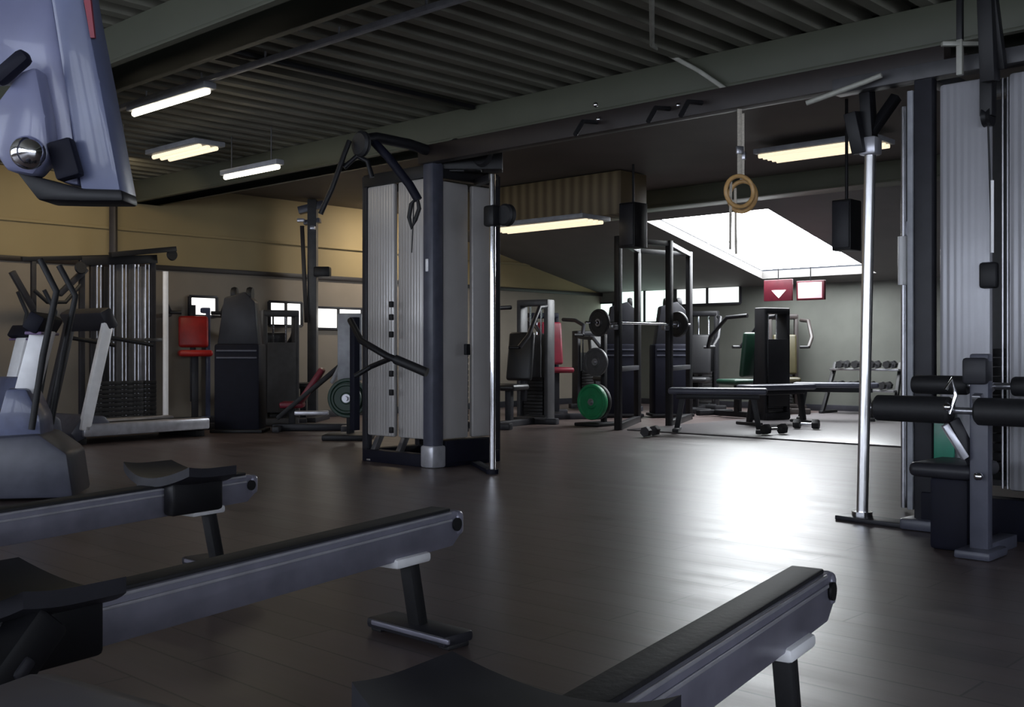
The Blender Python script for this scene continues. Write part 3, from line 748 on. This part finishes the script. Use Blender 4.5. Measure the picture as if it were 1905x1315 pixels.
wpart('side_arm', MB().bar(FP(62, 575, .05), FP(22, 505, .05), .06, .06), 'char', t)
wpart('handle', MB().tube([FP(64, 540, .1), FP(88, 562, .1), FP(122, 562, .1), FP(150, 530, .1)], .022), 'rubber', t)

# dark cabinet-like weight tower
p = W(440, 654, 12.3) - Z * CAM_H
t = thing('weight_stack_tower', 'dark navy weight tower standing right of the treadmill', 'weight machine', p, 0, 'navy weight towers')
link('shroud', MB().box((0, .18, .52), (.52, .36, 1.0), bev=.03), 'navy', t)
link('upper_frame', MB().prism([(-.24, .05, 1.0), (.24, .05, 1.0), (.2, .05, 1.5), (.08, .05, 1.62), (-.16, .05, 1.55)], (0, .2, 0), .02), 'char', t)
for x in (-.06, .12): link('top_pulley', MB().lathe([(0, -.03), (.08, -.03), (.09, 0), (.08, .03), (0, .03)], (x, .15, 1.59), (1, 0, 0)), 'rubber', t)
for z in (.86, .94): link('seam', MB().box((0, -.006, z), (.46, .012, .02), bev=.003), 'slate', t)
link('foot', MB().box((0, .18, .02), (.6, .44, .04), bev=.01), 'black', t)
wst = t

# generic selectorised seat machine: x is across, y is the way the user faces
def seat_machine(loc, rz, label, pad, frame='char', tower='slate', group=None, back_h=.62, recl=.15, zp=.0, tall=1.45, arms=True):
    t = thing('strength_machine', label, 'strength machine', loc, rz, group)
    link('base', MB().box((0, 0, .04), (.10, 1.2, .08), bev=.015).box((0, .55, .04), (.62, .1, .08), bev=.015).box((0, -.55, .04), (.72, .1, .08), bev=.015), frame, t)
    tw = MB()
    for s in (-1, 1): tw.box((s * .2, -.62, tall / 2), (.06, .2, tall), bev=.015)
    tw.box((0, -.62, tall - .04), (.44, .22, .08), bev=.02).box((0, -.62, .05), (.44, .24, .1), bev=.02)
    wt = link('weight_tower', tw, tower, t)
    ws = MB()
    for k in range(11): ws.box((0, -.62, .13 + k * .045), (.28, .14, .04), bev=.004)
    link('weight_stack', ws, 'iron', wt)
    for s in (-1, 1): link('guide_rod', MB().cyl((s * .08, -.62, .1), (s * .08, -.62, tall - .06), .012, seg=8), 'chrome', wt)
    link('shroud', MB().box((0, -.735, tall * .42), (.36, .012, tall * .6), bev=.004), tower, wt)
    link('seat_post', MB().bar((0, .06, .06), (0, .06, .46 + zp), .08, .08, up=(0, 1, 0)), frame, t)
    link('seat', MB().box((0, .1, .49 + zp), (.40, .42, .08), bev=.035, seg=3), pad, t)
    bc = V((0, -.18 - recl * .3, .56 + zp + back_h / 2))
    link('backrest', MB().box(bc, (.36, .08, back_h), Euler((recl, 0, 0)), bev=.035, seg=3), pad, t)
    link('back_frame', MB().bar((0, -.3, .3), (0, -.36, 1.1 + zp), .07, .06, up=(0, 1, 0)).bar((0, -.5, .9), (0, -.3, .9), .06, .06), frame, t)
    if arms:
        for s in (-1, 1):
            ar = link('press_arm', MB().tube([(s * .26, -.42, tall - .1), (s * .34, -.1, tall - .12), (s * .36, .22, 1.12 + zp), (s * .30, .34, .98 + zp)], .028), frame, t)
            link('grip', MB().cyl((s * .30, .34, .98 + zp), (s * .17, .36, .98 + zp), .022), 'rubber', ar)
    return t
seat_machine(W(362, 654, 13.3) - Z * CAM_H, math.radians(200), 'strength machine with a bright red backrest at left, beside a bright window', 'red', zp=.42, back_h=.4, tower='bluegrey', tall=1.5)
seat_machine(W(500, 654, 14.1) - Z * CAM_H, math.radians(25), 'dark strength machine with pale patches between navy weight tower and leg press', 'vinyl', tower='grey', tall=1.45)

# leg press with dark red sled pad
p = W(580, 654, 12.6) - Z * CAM_H
t = thing('leg_press', 'leg press with a slanted dark red pad left of the middle tower', 'leg press', p, math.radians(5)); t.scale = (.78, .78, .85)
link('base', MB().box((0, .1, .05), (1.2, .16, .1), bev=.02).box((-.5, .1, .04), (.1, .8, .08), bev=.01).box((.5, .1, .04), (.1, .8, .08), bev=.01), 'char', t)
for y in (-.12, .32): link('rail', MB().bar((-.5, y, .18), (.55, y, 1.0), .05, .06), 'black', t)
link('back_pad', MB().bar((-.22, .1, .34), (.16, .1, .86), .34, .09, bev=.035), 'dred', t)
link('seat_pad', MB().box((-.30, .1, .36), (.36, .36, .09), bev=.035), 'dred', t)
link('seat_post', MB().bar((-.3, .1, .08), (-.3, .1, .33), .1, .1, up=(1, 0, 0)), 'black', t)
link('foot_sled', MB().box((.42, .1, .88), (.06, .56, .5), Euler((0, .5, 0)), bev=.02), 'lgrey', t)
link('weight_horn', MB().cyl((.3, -.34, .55), (.3, .54, .55), .025), 'chrome', t)
link('side_tray', MB().box((.02, -.22, .26), (.5, .12, .06), bev=.015), 'silver', t)

def plate(pc, axis_rz, r, th, m, label, group, tilt=0.0):
    t = thing('weight_plate', label, 'weight plate', pc, axis_rz, group)
    t.rotation_euler = (tilt, 0, axis_rz)
    link('disc', MB().lathe([(.026, -th / 2), (r * .35, -th / 2), (r * .4, -th * .3), (r * .8, -th * .3), (r * .86, -th / 2), (r * .97, -th / 2), (r, -th * .3), (r, th * .3), (r * .97, th / 2), (r * .86, th / 2), (r * .8, th * .3), (r * .4, th * .3), (r * .35, th / 2), (.026, th / 2), (.026, -th / 2)], (0, 0, 0), (0, 1, 0), 32), m, t)
    link('hub', MB().lathe([(.026, -th / 2 - .003), (.045, -th / 2 - .003), (.045, th / 2 + .003), (.026, th / 2 + .003), (.026, -th / 2 - .003)], (0, 0, 0), (0, 1, 0)), 'steel', t)
    return t
# grey panelled plate rack left of the middle tower, with green plates
p = W(645, 654, 11.3) - Z * CAM_H
t = thing('plate_rack', 'plate rack with an upright grey board left of the middle tower', 'plate rack', p, 0)
link('board', MB().box((0, .22, .98), (.26, .05, .72), bev=.015), 'lgrey', t)
link('post', MB().bar((0, .27, 0), (0, .27, 1.34), .08, .06, up=(0, 1, 0)), 'black', t)
link('foot', MB().box((0, .15, .03), (.5, .5, .06), bev=.015), 'black', t)
link('peg', MB().cyl((0, .25, .44), (0, -.12, .44), .024), 'steel', t)
k0 = p + V((0, 0, .44))
plate(k0 + V((0, .12, 0)), 0, .21, .05, 'dgreen', 'dark green weight plate at the back of the peg, on the grey plate rack', 'dark green plates')
plate(k0 + V((0, .06, 0)), 0, .21, .05, 'dgreen', 'dark green weight plate in the middle of the peg on the grey plate rack', 'dark green plates')
plate(k0 + V((0, -.02, 0)), 0, .16, .05, 'dgreen', 'smaller dark green weight plate in front on the grey plate rack', 'dark green plates')

# lat station column behind the middle tower's left side
p = G(585, 785); d_ = 14.7
p = W(582, 700, d_); p.z = 0
t = thing('lat_pulldown_station', 'dark pulldown column with a black box, left of the middle tower', 'weight machine', p, 0)
wpart('column', MB().bar(p, W(582, 372, d_), .16, .12, up=V((1, 0, 0))), 'grey', t)
wpart('top_bracket', MB().bar(W(556, 392, d_), W(604, 380, d_), .12, .1).bar(W(566, 415, d_), W(596, 410, d_), .14, .06), 'slate', t)
wpart('cap', MB().box(W(560, 410, d_ - .1), (.1, .08, .05), bev=.01), 'silver', t); wpart('cap', MB().box(W(582, 424, d_ - .1), (.07, .08, .05), bev=.01), 'silver', t)
wpart('control_box', MB().box(W(600, 506, d_ - .1), (.22, .16, .14), bev=.02), 'black', t)
wpart('cable_guide', MB().bar(W(562, 420, d_ - .12), W(570, 600, d_ - .12), .05, .05, up=V((1, 0, 0))), 'brown', t)
wpart('seat', MB().box(p + V((-.05, -.4, .48)), (.36, .4, .08), bev=.03), 'vinyl', t)
wpart('seat_post', MB().bar(p + V((-.05, -.4, .03)), p + V((-.05, -.4, .45)), .08, .08, up=V((1, 0, 0))), 'char', t)
wpart('foot', MB().bar(p + V((-.05, -.6, .03)), p + V((0, .2, .03)), .4, .06), 'char', t)

# slim steel post at the left
p = onu(211, 654, -12.25); p.z = 0
solo('steel_post', MB().bar(p, p + Z * ZC, .075, .075, up=V((1, 0, 0))), 'brown', 'slim dark steel post rising to the ceiling at left', 'post', p)
p = W(226, 654, 9.4); 
t = solo('hanging_cable_sleeve', MB().cyl(W(224, 305, 8.9), onz(228, 232, ZC - .02), .012, seg=8), 'conduit', 'short pale cable sleeve hanging from the ceiling beside the slim steel post', 'cable', W(224, 305, 8.9))

# ------------------------------------------------------------------ far centre
seat_machine(W(952, 654, 13.4) - Z * CAM_H, math.radians(150), 'grey and black strength machine just right of the thin chrome pole', 'vinyl', tower='grey', tall=1.6)
seat_machine(W(1032, 654, 15.3) - Z * CAM_H, math.radians(195), 'dark red padded strength machine left of the green plate', 'dred', frame='char', tower='navy', tall=1.5, zp=.18)
seat_machine(W(1128, 654, 16.9) - Z * (CAM_H - .016), math.radians(205), 'black strength machine behind the power rack posts', 'vinyl', tower='char', tall=1.25)
seat_machine(W(1296, 654, 16.3) - Z * (CAM_H - .016), math.radians(160), 'black strength machine right of the rack, behind the flat bench', 'vinyl', tower='black', frame='black', tall=1.55)
seat_machine(W(1378, 654, 15.0) - Z * (CAM_H - .016), math.radians(30), 'dark green padded strength machine behind the right end of the flat bench', 'dgreen', tower='black', frame='black', tall=1.5)
seat_machine(W(1462, 654, 16.3) - Z * (CAM_H - .016), math.radians(170), 'olive padded strength machine between bench and white pole', 'olive', tower='brown', frame='brown', tall=1.5)

dup(wst, W(1158, 654, 15.1) - Z * (CAM_H - .016), 0, 'dark weight tower behind the left post of the power rack')
dup(wst, W(1252, 654, 15.1) - Z * (CAM_H - .016), .1, 'dark weight tower behind the right post of the power rack')

# power rack
t = thing('power_rack', 'tall black power rack with thin posts in the far centre', 'power rack', G(1195, 800), A_U)
cR = G(1195, 800)
for px, py in ((1150, 800), (1245, 794)):
    g0 = G(px, py); wpart('post', MB().bar(g0, g0 + Z * 2.3, .07, .07, up=U), 'black', t)
for px, py in ((1186, 785), (1282, 780)):
    g0 = G(px, py); wpart('post', MB().bar(g0, g0 + Z * 2.3, .07, .07, up=U), 'black', t)
a, b, c_, d_2 = G(1150, 800), G(1245, 794), G(1186, 785), G(1282, 780)
tf = MB()
for s, e in ((a, b), (c_, d_2), (a, c_), (b, d_2)): tf.bar(s + Z * 2.26, e + Z * 2.26, .06, .06)
wpart('top_frame', tf, 'black', t)
wpart('base_frame', MB().bar(a + Z * .04, c_ + Z * .04, .08, .08).bar(b + Z * .04, d_2 + Z * .04, .08, .08), 'black', t)
wpart('safety_bar', MB().bar(a + Z * .72, c_ + Z * .72, .05, .06).bar(b + Z * .72, d_2 + Z * .72, .05, .06), 'char', t)
hk = wpart('j_hook', MB().box(a + Z * 1.22 - VV * .07, (.06, .12, .06), Matrix.Rotation(A_U, 3, 'Z'), bev=.01).box(b + Z * 1.22 - VV * .07, (.06, .12, .06), Matrix.Rotation(A_U, 3, 'Z'), bev=.01), 'steel', t)
dirb = (b - a).normalized(); ba = a + Z * 1.268 - VV * .09 - dirb * .45; be = b + Z * 1.268 - VV * .09 + dirb * .45
t = thing('barbell', 'loaded steel barbell resting on the hooks of the power rack', 'barbell', (ba + be) / 2)
wpart('shaft', MB().cyl(ba, be, .014), 'chrome', t)
wpart('collar', MB().cyl(ba + dirb * .26, ba + dirb * .29, .04).cyl(be - dirb * .29, be - dirb * .26, .04), 'steel', t)
ang = math.atan2(dirb.y, dirb.x) - PI / 2
plate(ba + dirb * .22, ang, .16, .05, 'iron', 'dark plate on the left sleeve of the racked barbell', 'iron plates')
plate(be - dirb * .22, ang, .16, .05, 'iron', 'dark plate on the right sleeve of the racked barbell', 'iron plates')

# flat bench on the mat
def bench(loc, rz, label, L=1.15, pad='vinyl', leg='black', h=.5):
    t = thing('flat_bench', label, 'bench', loc, rz, 'workout benches')
    link('pad', MB().box((0, 0, h - .035), (L, .3, .07), bev=.025, seg=3), pad, t)
    link('frame', MB().box((0, 0, h - .10), (L * .85, .07, .06), bev=.01), leg, t)
    for s in (-1, 1):
        link('leg', MB().bar((s * L * .36, 0, h - .1), (s * L * .42, 0, .02), .06, .06, up=(0, 1, 0)), leg, t)
        link('foot', MB().box((s * L * .42, 0, .02), (.07, .42, .04), bev=.01), 'rubber', t)
    return t
bn = bench(onz(1335, 803, .016), math.radians(-14), 'grey topped flat bench in front, on the rubber mat', 1.1, 'slate')
dup(bn, W(1555, 654, 14.4) - Z * (CAM_H - .016), math.radians(-20), 'flat bench just left of the tall white pole on the mat')
dup(bn, W(1445, 654, 13.6) - Z * (CAM_H - .016), math.radians(30), 'flat bench below the olive machine, between the other two benches')
# dumbbells under and beside the benches
def dumbbell(loc, rz, label):
    t = thing('dumbbell', label, 'dumbbell', loc, rz, 'dumbbells on the mat')
    link('handle', MB().cyl((-.09, 0, .06), (.09, 0, .06), .015), 'chrome', t)
    for s in (-1, 1): link('head', MB().lathe([(0, 0), (.055, 0), (.06, .01), (.06, .07), (.055, .08), (0, .08)], (s * .07 if s > 0 else -.15, 0, .06), (1, 0, 0), 6), 'iron', t)
    return t
db = dumbbell(onz(1440, 808, .016), .4, 'dumbbell on the mat right of the front bench leg')
dup(db, onz(1210, 812, .0), 1.0, 'dumbbell on the floor below the power rack')
dup(db, onz(1500, 798, .016), -.5, 'dumbbell on the mat below the olive machine')
# silver dumbbell rack by the white pole
p = W(1606, 654, 15.7) - Z * (CAM_H - .016)
t = thing('dumbbell_rack', 'low grey rack on the mat behind the white pole', 'rack', p, A_U)
for s in (-1, 1): link('side_frame', MB().bar((s * .55, -.2, .0), (s * .5, .15, .75), .06, .05, up=(1, 0, 0)).box((s * .55, 0, .02), (.06, .5, .04), bev=.01), 'black', t)
for z, y in ((.35, -.06), (.65, .1)): link('shelf', MB().box((0, y, z), (1.06, .22, .03), None, bev=.006), 'steel', t)
for k in range(4):
    for z, y in ((.378, -.06), (.678, .1)):
        pp = p + U * (-.36 + k * .24) + VV * y + Z * (z - .012)
        if z < .5: dup(db, pp, A_U + PI / 2, 'dumbbell, number of lower row seen behind white pole', 'dumbbells on the low grey rack')
        else: dup(db, pp, A_U + PI / 2, 'dumbbell', 'dumbbells on the low grey rack')
for o in list(bpy.data.objects):
    if o.get('group') == 'dumbbells on the low grey rack': o['label'] = 'dark dumbbell lying on the low grey rack behind the white pole'

# big green plate on a low stand, dark plates behind it
p = G(1105, 792)
t = thing('plate_stand', 'low black plate stand holding the big green plate', 'plate stand', p, A_U)
link('foot', MB().box((0, .1, .02), (.4, .5, .04), bev=.01), 'black', t)
link('post', MB().bar((0, .2, .02), (0, .2, 1.15), .06, .06, up=(0, 1, 0)), 'black', t)
link('peg', MB().cyl((0, .2, .30), (0, -.1, .30), .024), 'steel', t); link('peg', MB().cyl((0, .2, .80), (0, -.02, .80), .024), 'steel', t)
pk = p + Z * .30
plate(pk - VV * .03, A_U, .225, .07, 'green', 'big bright green weight plate low in the far centre', 'plates on the low black stand')
plate(pk + VV * .05, A_U, .225, .06, 'iron', 'black weight plate directly behind the bright green plate', 'plates on the low black stand')
pk = p + Z * .80
plate(pk + VV * .04, A_U, .18, .05, 'grey', 'grey weight plate hanging above the bright green plate', 'plates on the low black stand')

# ------------------------------------------------------------------ light, camera
w = bpy.data.worlds.new('World'); S.world = w; w.use_nodes = True
bg = w.node_tree.nodes['Background']; bg.inputs['Color'].default_value = (.74, .82, 1.0, 1); bg.inputs['Strength'].default_value = .32
def area(name, loc, d, sx, sy, power, col):
    l = bpy.data.lights.new(name, 'AREA'); l.shape = 'RECTANGLE'; l.size = sx; l.size_y = sy; l.energy = power; l.color = col
    o = bpy.data.objects.new(name, l); C.objects.link(o); o.location = loc
    o.rotation_euler = V(d).to_track_quat('-Z', 'Y').to_euler(); return o
zz_ = RM(UL + .9, 10.3, ZC - .1); l_ = area('wall_fill_light', zz_, U * -.35 - Z, 1.2, .15, 30, (1.0, .86, .68))  # added area light with no lamp fitting, brightens the far left wall
zz_ = RM(UL + 1.6, 5.2, ZC - .1); l_ = area('wall_fill_light', zz_, U * -.6 - Z, 1.2, .15, 14, (1.0, .82, .55))  # second added fill, also without a fitting, warms the beige wall
cu = (us[0] + us[1]) / 2; cv = (vs[0] + vs[1]) / 2
cam = bpy.data.cameras.new('Camera'); co = bpy.data.objects.new('Camera', cam); C.objects.link(co)
co.location = (0, 0, CAM_H); co.rotation_euler = (PI / 2, 0, 0)
cam.sensor_width = 36; cam.lens = F / 1905 * 36; cam.shift_y = -(1315 / 2 - HY) / 1905; cam.clip_start = .05
S.camera = co
S.view_settings.view_transform = 'Standard'; S.view_settings.look = 'None'
S.view_settings.gamma = 1; S.view_settings.use_curve_mapping = False
S.view_settings.exposure = 0.0
